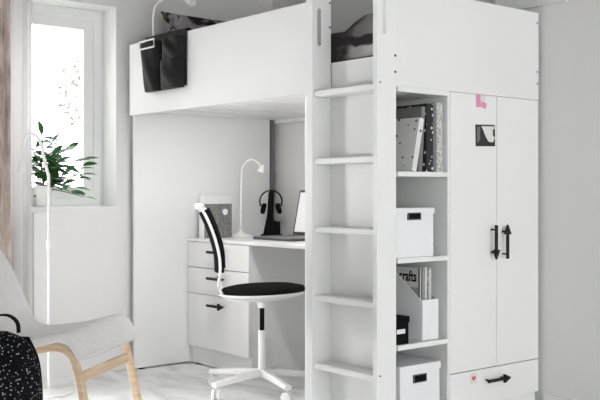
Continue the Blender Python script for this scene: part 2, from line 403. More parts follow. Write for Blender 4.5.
def arrow(L=.15, r=.0075, flip=1):
    """arrow-shaped bar handle along +z, standing off in +x from the mount"""
    bm = bmesh.new()
    tube(bm, [(.03, 0, -L / 2), (.03, 0, L / 2 - .03)], r, n=12)
    # flattened four-sided arrow head
    z0 = L / 2 - .042; z1 = L / 2
    base = [bm.verts.new((.03 + a, b2, z0)) for a, b2 in ((-.007, -.019), (.007, -.019), (.007, .019), (-.007, .019))]
    tip = [bm.verts.new((.03 + a, b2, z1)) for a, b2 in ((-.003, -.002), (.003, -.002), (.003, .002), (-.003, .002))]
    for k in range(4): bm.faces.new((base[k], base[(k + 1) % 4], tip[(k + 1) % 4], tip[k]))
    bm.faces.new(base[::-1]); bm.faces.new(tip)
    for z in (-L / 2 + .02, L / 2 - .03):
        tube(bm, [(0, 0, z), (.03, 0, z)], .004, n=8)
    return bm
def handle(root_fn, parent, at, rot):
    bm = xf(arrow(), Matrix.Translation(at) @ rot)
    return root_fn('handle', bm, 'black_metal', True, parent)
ID = Matrix.Identity(4); DOWN = Matrix.Rotation(PI, 4, 'X'); RIGHT = Matrix.Rotation(-PI / 2, 4, 'X')
d1 = w('door', B(-.0185, -.0005, wy - .0002, wys - .0012, .222, 1.412, bev=.001), 'front')
d2 = w('door', B(-.0185, -.0005, wys + .0012, wy2, .222, 1.412, bev=.001), 'front')
handle(w, d1, (-.001, .690, .770), DOWN); handle(w, d2, (-.001, .768, .770), ID)
dr = w('drawer', B(-.0185, -.0005, wy - .0002, wy2, .070, .2185, bev=.001), 'front')
handle(w, dr, (-.001, .712, .168), RIGHT)

# ------------------------------------------------------------------ bookcase beside wardrobe
bc = empty('bookcase', (-.28, .26, 0)); tag(bc, 'narrow white open bookcase between the ladder and the wardrobe', 'bookcase')
k_ = ch(bc)
k_('side_panel', B(BX, -.024, .0995, .112, .003, 1.414, bev=.0008), 'white')
k_('side_panel', B(BX, -.002, .407, .421, .003, 1.414, bev=.0008), 'white')
k_('back_panel', B(BX, BX + .01, .112, .407, .003, 1.414), 'white')
k_('top_panel', B(BX + .01, -.002, .112, .407, 1.394, 1.414, bev=.001), 'white')
for z in (1.073, .723, .373, .070): k_('shelf', B(BX + .01, -.002, .112, .407, z - .02, z, bev=.001), 'white')
k_('plinth', B(-.03, -.012, .112, .407, .003, .049), 'white')

# ------------------------------------------------------------------ things in the bookcase
def upright_book(name, x0, x1, y0, y1, z0, h, cover, label, cat, lean=0, group=None, pages=True):
    root = empty(name, ((x0 + x1) / 2, (y0 + y1) / 2, z0)); root.rotation_euler = (lean, 0, 0)
    tag(root, label, cat, group); hx = (x1 - x0) / 2; hy = (y1 - y0) / 2
    bm = bmesh.new(); box(bm, -hx, hx, -hy, -hy + .003, 0, h); box(bm, -hx, hx, hy - .003, hy, 0, h); box(bm, hx - .003, hx, -hy + .003, hy - .003, 0, h)
    obj('cover', bm, cover, root)
    obj('page_block', B(-hx + .004, hx - .003, -hy + .003, hy - .003, .004, h - .006), 'paper', root)
    return root
ZS = 1.073
upright_book('binder', -.30, -.020, .355, .397, ZS, .292, 'marble', 'light grey speckled binder against the wardrobe side', 'binder')
upright_book('binder', -.30, -.014, .330, .352, ZS, .285, 'grey_card', 'slim dark grey binder beside the light speckled one', 'binder')
upright_book('binder', -.32, -.010, .286, .327, ZS, .282, 'dots_black', 'black binder with white dots between two grey ones', 'binder')
upright_book('notebook', -.30, -.012, .240, .262, ZS + .0015, .268, 'grey_card', 'plain dark grey folder leaning behind the white black-dotted book', 'folder', lean=-.075)
upright_book('notebook', -.28, -.006, .195, .222, ZS + .003, .222, 'dots_white', 'white book with black dots leaning at the shelf front', 'book', lean=-.21)

def storage_box(x0, x1, y0, y1, z0, h, m, label, lidh=.035, plate_m='holder', pw=.05, ph=.022, pz=.78, ext=.004, py=None):
    cx, cy = (x0 + x1) / 2, (y0 + y1) / 2
    root = empty('storage_box', (cx, cy, z0)); tag(root, label, 'box')
    hx, hy = (x1 - x0) / 2, (y1 - y0) / 2
    bm = bmesh.new(); t = .003
    box(bm, -hx, hx, -hy, hy, .0005, t)
    box(bm, -hx, -hx + t, -hy, hy, t, h - .004); box(bm, hx - t, hx, -hy, hy, t, h - .004)
    box(bm, -hx + t, hx - t, -hy, -hy + t, t, h - .004); box(bm, -hx + t, hx - t, hy - t, hy, t, h - .004)
    obj('body', bm, m, root)
    e = ext; bm = bmesh.new(); box(bm, -hx - e, hx + e, -hy - e, hy + e, h - .003, h, bev=.001)
    box(bm, hx + .0005, hx + e, -hy - e, hy + e, h - lidh, h - .003); box(bm, -hx - e, -hx - .0005, -hy - e, hy + e, h - lidh, h - .003)
    box(bm, -hx, hx, -hy - e, -hy - .0005, h - lidh, h - .003); box(bm, -hx, hx, hy + .0005, hy + e, h - lidh, h - .003)
    obj('lid', bm, m, root)
    if py is None: py = 0
    zz = h * pz
    pm = obj('label_holder', B(hx + .0002, hx + .006, py - pw / 2, py + pw / 2, zz - ph / 2, zz + ph / 2, bev=.001), plate_m, root)
    if plate_m == 'holder':
        obj('label_card', B(.0055 + hx, hx + .0066, py - pw / 2 + .006, py + pw / 2 - .006, zz - ph / 2 + .005, zz + ph / 2 - .004), 'black', pm)
    return root
storage_box(-.34, -.022, .122, .340, .723, .202, 'box', 'white storage box alone on the middle shelf', lidh=.024, pw=.078, ph=.030, pz=.83, py=-.008)
storage_box(-.34, -.014, .135, .370, .070, .213, 'box', 'white lidded storage box on the lowest shelf', lidh=.03, pw=.078, ph=.034, pz=.73, py=-.004)
storage_box(-.16, -.016, .117, .186, .373, .112, 'black', 'small black lidded box beside the white magazine file', lidh=.025, plate_m='box', pw=.045, ph=.018, pz=.48, ext=.003, py=-.012)
# magazine file with sloping sides
mf = empty('magazine_file', (-.15, .321, .373)); tag(mf, 'white magazine file holding magazines on the third shelf', 'magazine file')
def mag_file(root, D, W, hf_, hb, m, t=.003):
    bm = bmesh.new()
    for y in (-W / 2, W / 2 - t):
        side = [(-D / 2, 0), (D / 2, 0), (D / 2, hf_), (D / 2 - .012, hf_), (-D / 2 + .06, hb), (-D / 2, hb)]
        a = [bm.verts.new((p, y, q)) for p, q in side]; c = [bm.verts.new((p, y + t, q)) for p, q in side]
        n = len(side)
        for k in range(n): bm.faces.new((a[k], a[(k + 1) % n], c[(k + 1) % n], c[k]))
        bm.faces.new(a[::-1]); bm.faces.new(c)
    box(bm, D / 2 - t, D / 2, -W / 2 + t, W / 2 - t, 0, hf_); box(bm, -D / 2, -D / 2 + t, -W / 2 + t, W / 2 - t, 0, hb)
    box(bm, -D / 2, D / 2, -W / 2 + t, W / 2 - t, .0005, t)
    return obj('body', bm, m, root)
mag_file(mf, .262, .096, .170, .31, 'box')
# magazines in the file
M['mag_cover'] = mat('magazine_cover', (.60, .60, .58), .5)
M['mag_mid'] = mat('magazine_spine_grey', (.28, .28, .28), .5)
for i, (yy, th, cm, hgt, lab) in enumerate([(.2795, .006, 'mag_cover', .296, 'craft magazine with a pale cover, foremost in the white file'),
                                       (.296, .010, 'mag_mid', .296, 'dark-spined magazine just behind the front cover one'),
                                       (.312, .014, 'mag_cover', .298, 'thick pale magazine in the middle of the white file'),
                                       (.336, .018, 'marble', .292, 'speckled grey magazine at the back of the white file')]):
    root = empty('magazine', (-.148, yy, .3772)); tag(root, lab, 'magazine')
    obj('cover', B(-.108, .112, -th / 2, th / 2, 0, hgt, bev=.001), cm, root)
    if i == 0:
        t = xf(text_bm('crafts', .062, off=.0014), Matrix.Translation((-.010, -th / 2 - .0004, hgt - .056)) @ Matrix.Scale(.74, 4, (1, 0, 0)) @ R_XZ)
        obj('lettering', t, 'black', root)
        obj('cover_picture', B(.045, .10, -th / 2 - .0008, -th / 2 - .0001, .10, .215), 'print_grey', root)
        obj('cover_border', B(.101, .112, -th / 2 - .0008, -th / 2 - .0001, .0, hgt), 'grey_card', root)

# ------------------------------------------------------------------ stuck-on notes
def note(name, y0, y1, z0, z1, m, label, cat, tilt=0):
    cy, cz = (y0 + y1) / 2, (z0 + z1) / 2
    o = obj(name, B(.0002, .0010, -(y1 - y0) / 2, (y1 - y0) / 2, -(z1 - z0) / 2, (z1 - z0) / 2), m)
    o.location = (0, cy, cz); o.rotation_euler = (tilt, 0, 0); tag(o, label, cat); return o
note('paper_note', .588, .618, 1.358, 1.414, 'pink', 'pink paper strip at the top of the left wardrobe door', 'note', .05)
n = note('paper_note', .622, .656, 1.356, 1.382, 'pink', 'small pink paper scrap right of the taller pink strip', 'note', -.3)
note('paper_note', .624, .650, 1.386, 1.411, 'paper', 'white paper scrap above the small pink one on the door', 'note', .05)
ph = empty('photo_print', (.0, .652, 1.237)); ph.rotation_euler = (.03, 0, 0); tag(ph, 'black and white photo print stuck on the left wardrobe door', 'photo')
obj('print', B(.0002, .0012, -.068, .062, -.047, .047), 'print_dark', ph)
# generic light areas and a seated silhouette
bm = xf(plate([[(-.03, .040), (.058, .040), (.058, -.012), (.048, -.03), (.02, -.028), (.004, -.012), (-.008, .006), (-.016, .022)]], .0006), Matrix.Translation((.0014, 0, 0)) @ R_YZ)
pp = obj('picture_light_area', bm, 'paper', ph)
obj('picture_light_area', B(.0012, .0018, -.056, -.050, -.03, .038), 'print_grey', ph)
obj('picture_light_area', B(.0012, .0018, -.044, -.040, -.02, .038), 'print_grey', ph)
obj('picture_shadow_area', B(.0018, .0022, .048, .062, -.004, .028), 'print_dark', ph)
stk = empty('sticker', (0, .572, .186)); tag(stk, 'small white card with a red heart on the wardrobe drawer', 'sticker')
obj('card', B(.0002, .0010, -.022, .020, -.024, .022), 'paper', stk)
heart = []
for k in range(28):
    a = 2 * PI * k / 28; heart.append((.0008 * 16 * math.sin(a) ** 3, .0008 * (13 * math.cos(a) - 5 * math.cos(2 * a) - 2 * math.cos(3 * a) - math.cos(4 * a))))
obj('heart', xf(plate([heart], .0005), Matrix.Translation((.0013, 0, 0)) @ R_YZ), 'red', stk)

# ------------------------------------------------------------------ desk
dk = tag(obj('desk', B(-1.963, -.575, .375, .985, .707, .725, bev=.0015), 'front'), 'long white desk top between the bed end and the bookcase', 'desk')
du_ = empty('drawer_unit', (-1.66, .68, 0)); tag(du_, 'white three-drawer unit under the desk with black arrow handles', 'drawers')
q = ch(du_)
bm = bmesh.new(); box(bm, -1.962, -1.948, .395, .975, .003, .706); box(bm, -1.384, -1.368, .395, .975, .003, .706)
box(bm, -1.948, -1.384, .963, .975, .003, .706); box(bm, -1.948, -1.384, .397, .963, .690, .706); box(bm, -1.948, -1.384, .397, .963, .10, .114)
q('body', bm, 'white')
q('plinth', B(-1.948, -1.372, .400, .414, .008, .098), 'white')
for xx in (-1.90, -1.42): q('foot', B(xx - .02, xx + .02, .402, .413, .0005, .0078), 'black')
for z0, z1, hz in ((.562, .704, .655 - .0), (.413, .5585, .509), (.108, .410, .358)):
    d = q('drawer', B(-1.960, -1.370, .377, .394, z0, z1, bev=.001), 'front')
    hb = xf(arrow(.150), Matrix.Translation((-1.645, .377, hz)) @ Matrix.Rotation(-PI / 2, 4, 'Z') @ RIGHT)
    obj_ = q('handle', hb, 'black_metal', True, d)

# ------------------------------------------------------------------ things on the desk
DZ = .7255
# small bright white file and felt-fronted file
mf2 = empty('magazine_file', (-1.89, .468, DZ)); tag(mf2, 'grey felt file with round white label on the desk', 'magazine file')
bm = bmesh.new(); box(bm, .005, .055, -.066, .132, .0, .196, bev=.002); obj('body', bm, 'box', mf2)
fb = B(.0555, .059, -.062, .128, .002, .196, bev=.001); obj('felt_front', fb, 'felt', mf2)
bm = bmesh.new(); lathe(bm, [(.018, 0), (.018, .002)], n=24); xf(bm, Matrix.Translation((.0592, .080, .150)) @ Matrix.Rotation(PI / 2, 4, 'Y')); obj('round_label', bm, 'white_gloss', mf2)
mf3 = tag(obj('magazine_file', B(-.018, .018, -.10, .10, .0, .245, bev=.002), 'white_gloss'), 'taller plain white file behind the grey felt one', 'magazine file'); mf3.location = (-1.93, .545, DZ)
# desk lamp
lm = empty('desk_lamp', (-1.835, .665, DZ)); tag(lm, 'slim white gooseneck desk lamp beside the felt file', 'lamp')
obj('base', lathe(bmesh.new(), [(.062, 0), (.064, .006), (.055, .014), (.03, .020), (.013, .032), (.007, .05)]), 'white_gloss', lm, True)
pts = smoothline([(0, 0, .06), (0, 0, .2), (.002, .003, .36), (.008, .010, .415), (.030, .040, .452), (.055, .072, .446), (.071, .093, .415)], 5)
obj('gooseneck', T(pts, .0065, n=12), 'white_gloss', lm, True)
hd = bmesh.new(); lathe(hd, [(.009, .024), (.015, .014), (.021, -.004), (.024, -.020), (.020, -.018), (.010, -.006)][::-1], n=20)
xf(hd, Matrix.Translation((.074, .098, .400)) @ Matrix.Rotation(.35, 4, Vector((-.78, .62, 0)))); obj('lamp_shade', hd, 'white_gloss', lm, True)
# headphone stand
hs = empty('headphone_stand', (-1.808, .876, DZ)); hs.rotation_euler = (0, 0, math.radians(39.5)); tag(hs, 'black tapered headphone stand near the desk corner', 'stand')
bm = bmesh.new(); box(bm, -.062, .052, -.04, .04, 0, .012, bev=.002)
ol = [(-.052, .012), (.045, .012), (.045, .085), (.01, .09), (.0, .12), (.006, .262), (-.006, .27), (-.018, .262), (-.028, .12)]
p_ = plate([ol], .030, .002); xf(p_, R_XZ)
me = bpy.data.meshes.new('t'); p_.to_mesh(me); bm.from_mesh(me); p_.free(); obj('body', bm, 'black', hs)
hp = empty('headphones', (-1.808, .876, DZ)); hp.rotation_euler = (0, 0, math.radians(60)); tag(hp, 'black over-ear headphones hanging on the stand', 'headphones')
arc = [(-.008 + .067 * math.cos(a), 0, .208 + .066 * math.sin(a)) for a in [math.radians(-25 + 230 * k / 24) for k in range(25)]]
obj('headband', rsweep(bmesh.new(), arc, .022, .007, (0, 1, 0)), 'black', hp, True)
for s in (-1, 1):
    bm = bmesh.new(); lathe(bm, [(.014, -.013), (.028, -.012), (.034, 0), (.030, .012), (.016, .014)], n=20, sy=.9)
    xf(bm, Matrix.Translation((-.008 + s * .046, 0, .165)) @ Matrix.Rotation(s * -.25, 4, 'Y') @ Matrix.Rotation(PI / 2, 4, 'Y')); obj('ear_cup', bm, 'black_fabric', hp, True)
# closed laptop
lp = empty('laptop', (-1.415, .675, DZ)); tag(lp, 'closed dark laptop lying at the desk front edge', 'laptop')
obj('base', B(-.17, .17, -.11, .11, .001, .010, bev=.003), 'holder', lp); obj('lid', B(-.17, .17, -.11, .11, .0105, .017, bev=.0025), 'grey_plastic', lp)
# tablet standing on a foot
tb = empty('tablet', (-1.468, .86, DZ)); tb.rotation_euler = (0, 0, math.radians(-90)); tag(tb, 'dark-framed upright screen with white display beside the ladder', 'screen')
R15 = Matrix.Translation((0, 0, .02)) @ Matrix.Rotation(math.radians(-12), 4, 'Y')
obj('bezel', xf(B(-.006, .006, -.12, .12, 0, .26, bev=.003), R15), 'holder', tb)
obj('display', xf(B(.0062, .0068, -.108, .106, .014, .246), R15), 'screen', tb)
obj('foot', B(-.055, .045, -.125, .125, 0, .018, bev=.004), 'grey_plastic', tb)

# ------------------------------------------------------------------ hanging bag and clip lamp on the guard panel
hb = empty('hanging_organiser', (-1.597, -.007, 1.522)); hb.scale = (.955, 1, 1); tag(hb, 'black fabric organiser bag hung over the guard panel', 'bag')
def pouch(x0, x1, z0, z1, d, wav=.006, taper=0):
    bm = bmesh.new(); n = 14; rows = []
    for i in range(n + 1):
        v = i / n; z = z0 + (z1 - z0) * v; row = []
        for j in range(n + 1):
            u = j / n; xx = x0 + (x1 - x0) * u + taper * (1 - v) * (1 - u)
            bul = d * (math.sin(PI * u) ** .4 if 0 < u < 1 else 0) * (.55 + .45 * math.sin(PI * min(1, .25 + .6 * (1 - v)))) + wav * math.sin(9 * u + 7 * v) * math.sin(PI * u)
            row.append(bm.verts.new((xx, -bul, z)))
        rows.append(row)
    for i in range(n):
        for j in range(n): bm.faces.new((rows[i][j], rows[i][j + 1], rows[i + 1][j + 1], rows[i + 1][j]))
    bk = [[bm.verts.new((rows[i][j].co.x, .002, rows[i][j].co.z)) for j in (0, n)] for i in (0, n)]
    # close sides, bottom and top to a flat back
    e = [x for x in bm.edges if x.is_boundary]
    back = [bm.verts.new((v.co.x, .003, v.co.z)) for v in [rows[0][0], rows[0][n], rows[n][n], rows[n][0]]]
    bm.faces.new([rows[0][j] for j in range(n + 1)] + [back[1], back[0]])
    bm.faces.new([rows[n][j] for j in range(n, -1, -1)] + [back[3], back[2]])
    bm.faces.new([rows[i][0] for i in range(n, -1, -1)] + [back[0], back[3]])
    bm.faces.new([rows[i][n] for i in range(n + 1)] + [back[2], back[1]])
    bm.faces.new(back)
    for r2 in bk:
        for v in r2: bm.verts.remove(v)
    return bm
def hpart(name, bm, m, smooth=True, parent=None):
    return obj(name, bm, m, parent or hb, smooth)
# backing sheet folded over the panel top (panel y .016-.034)
bk = bmesh.new(); box(bk, -.205, .215, .004, .013, .01, .300, bev=.002); box(bk, -.10, .215, .013, .040, .296 + .0005, .302, bev=.001); box(bk, -.10, .215, .036, .040, .18, .296)
hpart('backing', bk, 'bag', False)
hpart('pocket', pouch(-.222, -.008, 0, .262, .050, taper=.05), 'bag')
hpart('pocket', pouch(.004, .205, .0, .150, .055), 'bag')
hpart('pocket', pouch(.004, .210, .150, .262, .040), 'bag')
hpart('wire_handle', T([(-.150, -.062, .222), (-.150, -.062, .262), (.005, -.062, .262), (.005, -.062, .222), (-.150, -.062, .222)], .0048, n=8), 'white_gloss')
cl = empty('clip_lamp', (-1.865, .09, 1.70)); tag(cl, 'white gooseneck lamp rising behind the guard panel near the bag', 'lamp')
obj('clamp', B(-.02, .02, -.055, -.015, .06, .10, bev=.003), 'white_gloss', cl)
pts = smoothline([(0, -.03, .09), (0, 0, .14), (0, 0, .22), (.004, .004, .29), (.022, .012, .325), (.07, .035, .350), (.14, .06, .350), (.205, .083, .325)], 5)
obj('gooseneck', T(pts, .0065, n=10), 'grey_fabric' if False else 'white_gloss', cl, True)
hd = lathe(bmesh.new(), [(.008, .028), (.014, .016), (.021, -.008), (.024, -.020), (.020, -.018), (.010, 0)][::-1], n=20)
xf(hd, Matrix.Translation((.232, .092, .312)) @ Matrix.Rotation(math.radians(-75), 4, Vector((-.3, .95, 0)))); obj('lamp_shade', hd, 'white_gloss', cl, True)

# ------------------------------------------------------------------ framed white board on the back wall
wb = empty('wall_board', (-.05, BY, 1.85)); tag(wb, 'pale framed board on the wall above the wardrobe end', 'board')
obj('board', B(-.195, .185, -.020, -.001, .010, .62), 'box', wb)
obj('board_frame', xf(plate([[(-.205, 0), (.200, 0), (.200, .63), (-.205, .63)], [(-.190, .012), (.183, .012), (.183, .615), (-.190, .615)]], .024, .001), Matrix.Translation((0, -.0125, 0)) @ R_XZ), 'frame', wb)

# ------------------------------------------------------------------ swivel chair
sc = empty('swivel_chair', (-1.077, .244, 0)); sc.rotation_euler = (0, 0, math.radians(54)); tag(sc, 'white swivel chair with black seat and back at the desk', 'chair')
# local: +x forward, y to the left
zs = .487
def shell(profile, hw, th, curve=0, cols=14):
    """sheet swept along (x,z) profile; hw half width list; curve = how far edges come forward"""
    bm = bmesh.new(); A = []; n = len(profile)
    for i, (x, z) in enumerate(profile):
        px, pz = profile[max(0, i - 1)]; qx, qz = profile[min(n - 1, i + 1)]
        d = Vector((qx - px, 0, qz - pz)).normalized(); nr = Vector((-d.z, 0, d.x))
        w_ = hw[i] if isinstance(hw, list) else hw; row = []
        for j in range(cols + 1):
            v = -1 + 2 * j / cols
            row.append((Vector((x, v * w_, z)) + nr * (curve[i] if isinstance(curve, list) else curve) * v * v, nr))
        A.append(row)
    f = [[bm.verts.new(p + nr * th / 2) for p, nr in r] for r in A]; g = [[bm.verts.new(p - nr * th / 2) for p, nr in r] for r in A]
    for i in range(n - 1):
        for j in range(cols):
            bm.faces.new((f[i][j], f[i][j + 1], f[i + 1][j + 1], f[i + 1][j])); bm.faces.new((g[i][j], g[i + 1][j], g[i + 1][j + 1], g[i][j + 1]))
        bm.faces.new((f[i][0], f[i + 1][0], g[i + 1][0], g[i][0])); bm.faces.new((f[i][cols], g[i][cols], g[i + 1][cols], f[i + 1][cols]))
    bm.faces.new(f[0][::-1] + g[0]); bm.faces.new(f[-1] + g[-1][::-1]); return bm
# seat: round white tray with black pad
bm = lathe(bmesh.new(), [(.09, .455), (.16, .468), (.205, .486), (.209, .496), (.195, .496)], n=40, sx=1.08); seat = obj('seat_shell', xf(bm, Matrix.Translation((.024, 0, 0)) @ Matrix.Rotation(math.radians(-2), 4, 'Y')), 'white_gloss', sc, True)
bm = lathe(bmesh.new(), [(.194, .492), (.198, .502), (.188, .518), (.15, .527), (.08, .529), (.01, .529)], n=40, sx=1.08); obj('seat', xf(bm, Matrix.Translation((.024, 0, 0)) @ Matrix.Rotation(math.radians(-2), 4, 'Y')), 'black_fabric', sc, True)
# back frame: two curved white rails
prof = [(-.02, .458), (-.10, .455), (-.165, .465), (-.205, .50), (-.222, .555), (-.218, .62), (-.222, .68), (-.238, .75), (-.262, .82), (-.292, .885), (-.318, .918)]
pr3 = smoothline([(x, 0, z) for x, z in prof], 4)
hw = []
for p in pr3:
    hw.append(.055 if p.z < .47 else min(.175, .055 + (p.z - .47) * 1.0))
for s in (-1, 1):
    pts = [(p.x + .5 * (h_ ** 2), s * h_, p.z) for p, h_ in zip(pr3, hw)]
    obj('back_rail', rsweep(bmesh.new(), pts, .022, .013, (0, 1, 0)), 'white_gloss', sc, True)
obj('back_crossbar', T([(-.303, -.178, .914), (-.318, -.09, .920), (-.322, 0, .922), (-.318, .09, .920), (-.303, .178, .914)], .013, n=10), 'white_gloss', sc, True)
bp = smoothline([(-.222, 0, .60), (-.226, 0, .68), (-.243, 0, .75), (-.267, 0, .82), (-.300, 0, .893)], 4)
obj('backrest', shell([(p.x, p.z) for p in bp], .154, .028, -.024), 'black_fabric', sc, True)
# column
obj('gas_lift', T([(0, 0, .302), (0, 0, .452)], .0115, n=16), 'black', sc, True)
obj('lift_collar', T([(0, 0, .415), (0, 0, .440), (0, 0, .455)], [.020, .026, .05], n=16), 'white_gloss', sc, True)
obj('column', T([(0, 0, .085), (0, 0, .303)], .0195, n=20), 'white_gloss', sc, True)
base = obj('base', lathe(bmesh.new(), [(.03, .07), (.036, .075), (.036, .105), (.024, .112)], n=20), 'white_gloss', sc, True)
crot = math.radians(54)
for ang in (152, 224, 296, 8, 80):
    # angles were read in the viewer's floor frame: 0 = image right; world angle = ang + 50.5
    a = math.radians(ang + 50.5) - crot; c, s = math.cos(a), math.sin(a)
    arm = rsweep(bmesh.new(), [(c * r_, s * r_, z) for r_, z in ((.025, .092), (.12, .088), (.22, .080), (.305, .072))], .034, [.036, .034, .028, .022], (-s, c, 0))
    ao = obj('base_arm', arm, 'white_gloss', sc, False)
    cx, cy = c * .292, s * .292
    tr = lathe(bmesh.new(), [(.010, -.020), (.024, -.020), (.026, -.017), (.026, -.007), (.022, -.005), (.010, -.005), (.010, .005), (.022, .005), (.026, .007), (.026, .017), (.024, .020), (.010, .020)], n=20)
    xf(tr, Matrix.Translation((cx, cy, .0265)) @ Matrix.Rotation(a + .7, 4, 'Z') @ Matrix.Rotation(PI / 2, 4, 'X'))
    tube(tr, [(cx, cy, .028), (cx, cy, .066)], .005, n=8)
    obj('caster', tr, 'white_gloss', sc, True)

# ------------------------------------------------------------------ lounge chair
lc = empty('lounge_chair', (-.80, -.76, 0)); lc.rotation_euler = (0, 0, math.atan2(.629, .777)); tag(lc, 'low lounge chair with light grey cushion and birch frame', 'armchair')
prof = smoothline([(-.84, 0, .80), (-.76, 0, .785), (-.68, 0, .745), (-.625, 0, .70), (-.572, 0, .615), (-.52, 0, .51), (-.475, 0, .422), (-.41, 0, .384), (-.27, 0, .395), (-.15, 0, .418), (-.075, 0, .438), (-.035, 0, .430), (-.005, 0, .395), (.022, 0, .352)], 4)
cush = shell([(p.x, p.z) for p in prof], .285, .036, 0)
co = obj('seat_cushion', cush, 'grey_fabric', lc, True)
bv = co.modifiers.new('bevel', 'BEVEL'); bv.width = .012; bv.segments = 3; bv.limit_method = 'ANGLE'
for s in (-1, 1):
    y = s * .250
    pts = smoothline([(.058, y, .001), (.030, y, .12), (.002, y, .25), (-.022, y, .34), (-.040, y, .372), (-.078, y, .392), (-.14, y, .390), (-.30, y, .350), (-.50, y, .325)], 4)
    pts = [Vector((p.x, p.y, p.z)) for p in pts]
    lo = obj('leg', rsweep(bmesh.new(), pts, .030, .030, (0, 1, 0)), 'wood', lc, True)
    rp = smoothline([(-.76, y, .001), (-.68, y, .14), (-.58, y, .26), (-.53, y, .34), (-.60, y, .50), (-.68, y, .66)], 4)
    obj('leg', rsweep(bmesh.new(), rp, .030, .030, (0, 1, 0)), 'wood', lc, True)
obj('crossbar', B(-.016, .004, -.231, .231, .258, .298, bev=.004), 'wood', lc)
obj('crossbar', B(-.62, -.597, -.229, .229, .20, .245, bev=.004), 'wood', lc)

# ------------------------------------------------------------------ backpack
bp_ = empty('backpack', (-.434, -1.356, 0)); bp_.rotation_euler = (0, 0, math.radians(-39.5 + 90 - 8 + 0)); tag(bp_, 'black backpack with white speckles in front of the lounge chair', 'backpack')
def packbody(hw, hd, H, zc0=.0, n=36, m_=26, ex=2.6):
    bm = bmesh.new(); rings = []
    for i in range(m_ + 1):
        t = i / m_; z = H * t
        # outline: straight sides, rounded shoulders, slight round at bottom
        tt = abs(t - .42) / .58 if t > .42 else (.42 - t) / .42 * .80
        sc_ = max(.02, (1 - tt ** 3.4)) ** (1 / 2.6)
        sd_ = max(.02, (1 - tt ** 3.0)) ** (1 / 2.2)
        ring_ = []
        for k in range(n):
            a = 2 * PI * k / n; c, s = math.cos(a), math.sin(a)
            ring_.append(bm.verts.new((hw * sc_ * abs(c) ** (2 / ex) * (1 if c > 0 else -1), hd * sd_ * abs(s) ** (2 / ex) * (1 if s > 0 else -1), z)))
        rings.append(ring_)
    for i in range(m_):
        for k in range(n): bm.faces.new((rings[i][k], rings[i][(k + 1) % n], rings[i + 1][(k + 1) % n], rings[i + 1][k]))
    bm.faces.new(rings[0][::-1]); bm.faces.new(rings[-1]); return bm
obj('body', packbody(.143, .085, .520), 'backpack', bp_, True)
fp = packbody(.115, .05, .28); xf(fp, Matrix.Translation((0, -.062, .03))); pk = obj('front_pocket', fp, 'backpack', bp_, True)
obj('handle', rsweep(bmesh.new(), smoothline([(-.045, .03, .515), (-.048, .03, .545), (-.02, .03, .568), (.02, .03, .570), (.050, .03, .548), (.056, .03, .512)], 5), .022, .006, (0, 1, 0)), 'black', bp_, True)
zp = [(.12 * math.cos(a), -.058, .30 + .20 * math.sin(a)) for a in [PI * k / 24 for k in range(25)]]
obj('zipper', T(zp, .004, n=6), 'black', bp_, True)
for s in (-1, 1):
    obj('shoulder_strap', rsweep(bmesh.new(), smoothline([(s * .05, .075, .49), (s * .075, .105, .40), (s * .085, .11, .25), (s * .09, .085, .08)], 5), .045, .010, (1, 0, 0)), 'black_fabric', bp_, True)

# ------------------------------------------------------------------ floor lamp by the window
fp_ = empty('floor_lamp', (-1.697, -.600, 0)); tag(fp_, 'tall white reading lamp with curved neck by the curtain', 'lamp')
obj('base', lathe(bmesh.new(), [(.112, 0), (.118, .006), (.112, .016), (.04, .022), (.012, .030)], n=40), 'white_gloss', fp_, True)
obj('pole', T([(0, 0, .02), (0, 0, .80), (0, 0, 1.08)], .0075, n=12), 'white_gloss', fp_, True)
obj('pole_joint', T([(0, 0, .71), (0, 0, .755)], .0125, n=14), 'white_gloss', fp_, True)
pts = smoothline([(0, 0, 1.07), (-.010, -.013, 1.13), (-.026, -.032, 1.235), (-.044, -.056, 1.272), (-.062, -.078, 1.268), (-.074, -.092, 1.222), (-.078, -.096, 1.16)], 5)
obj('gooseneck', T(pts, .0075, n=10), 'white_gloss', fp_, True)
hd = lathe(bmesh.new(), [(.008, .035), (.014, .02), (.021, -.015), (.028, -.045), (.025, -.043), (.01, 0)][::-1], n=20)
xf(hd, Matrix.Translation((-.080, -.098, 1.125)) @ Matrix.Rotation(-.12, 4, Vector((.6, -.8, 0)))); obj('lamp_shade', hd, 'white_gloss', fp_, True)

# ------------------------------------------------------------------ curtains
def curtain(name, x, y0, y1, z0, z1, nf, amp, m, label, seed):
    rnd = random.Random(seed); bm = bmesh.new(); n = nf * 12; rows = []
    ph = [rnd.uniform(-.6, .6) for _ in range(nf + 1)]
    for z in [z0 + (z1 - z0) * k / 8 for k in range(9)]:
        row = []
        for i in range(n + 1):
            u = i / n; k = u * nf
            a = amp * (1 + .3 * math.sin(2.1 * k + seed)) * math.sin(2 * PI * k + .4 * math.sin(1.3 * k + z * .6))
            row.append(bm.verts.new((x + a, y0 + (y1 - y0) * u + .006 * math.sin(4 * PI * k), z)))
        rows.append(row)
    for r in range(8):
        for i in range(n): bm.faces.new((rows[r][i], rows[r][i + 1], rows[r + 1][i + 1], rows[r + 1][i]))
    o = obj(name, bm, m, None, True); s = o.modifiers.new('solid', 'SOLIDIFY'); s.thickness = .0015
    for p in o.data.polygons: p.use_smooth = True
    return tag(o, label, 'curtain')
curtain('curtain', -1.905, -1.25, -.705, .01, 2.42, 7, .024, 'curtain_brown', 'patterned brownish pink curtain at the left frame edge', 3)
curtain('curtain', -1.955, -.73, -.572, .01, 2.42, 2, .018, 'sheer', 'sheer white curtain hanging between the brown one and the window', 5)
rod = empty('curtain_rod', (-1.93, -.95, 2.44)); tag(rod, 'slim white curtain rod above the window', 'rod')
obj('rod', T([(0, -.95, 0), (0, .42, 0)], .01, n=12), 'white_gloss', rod)
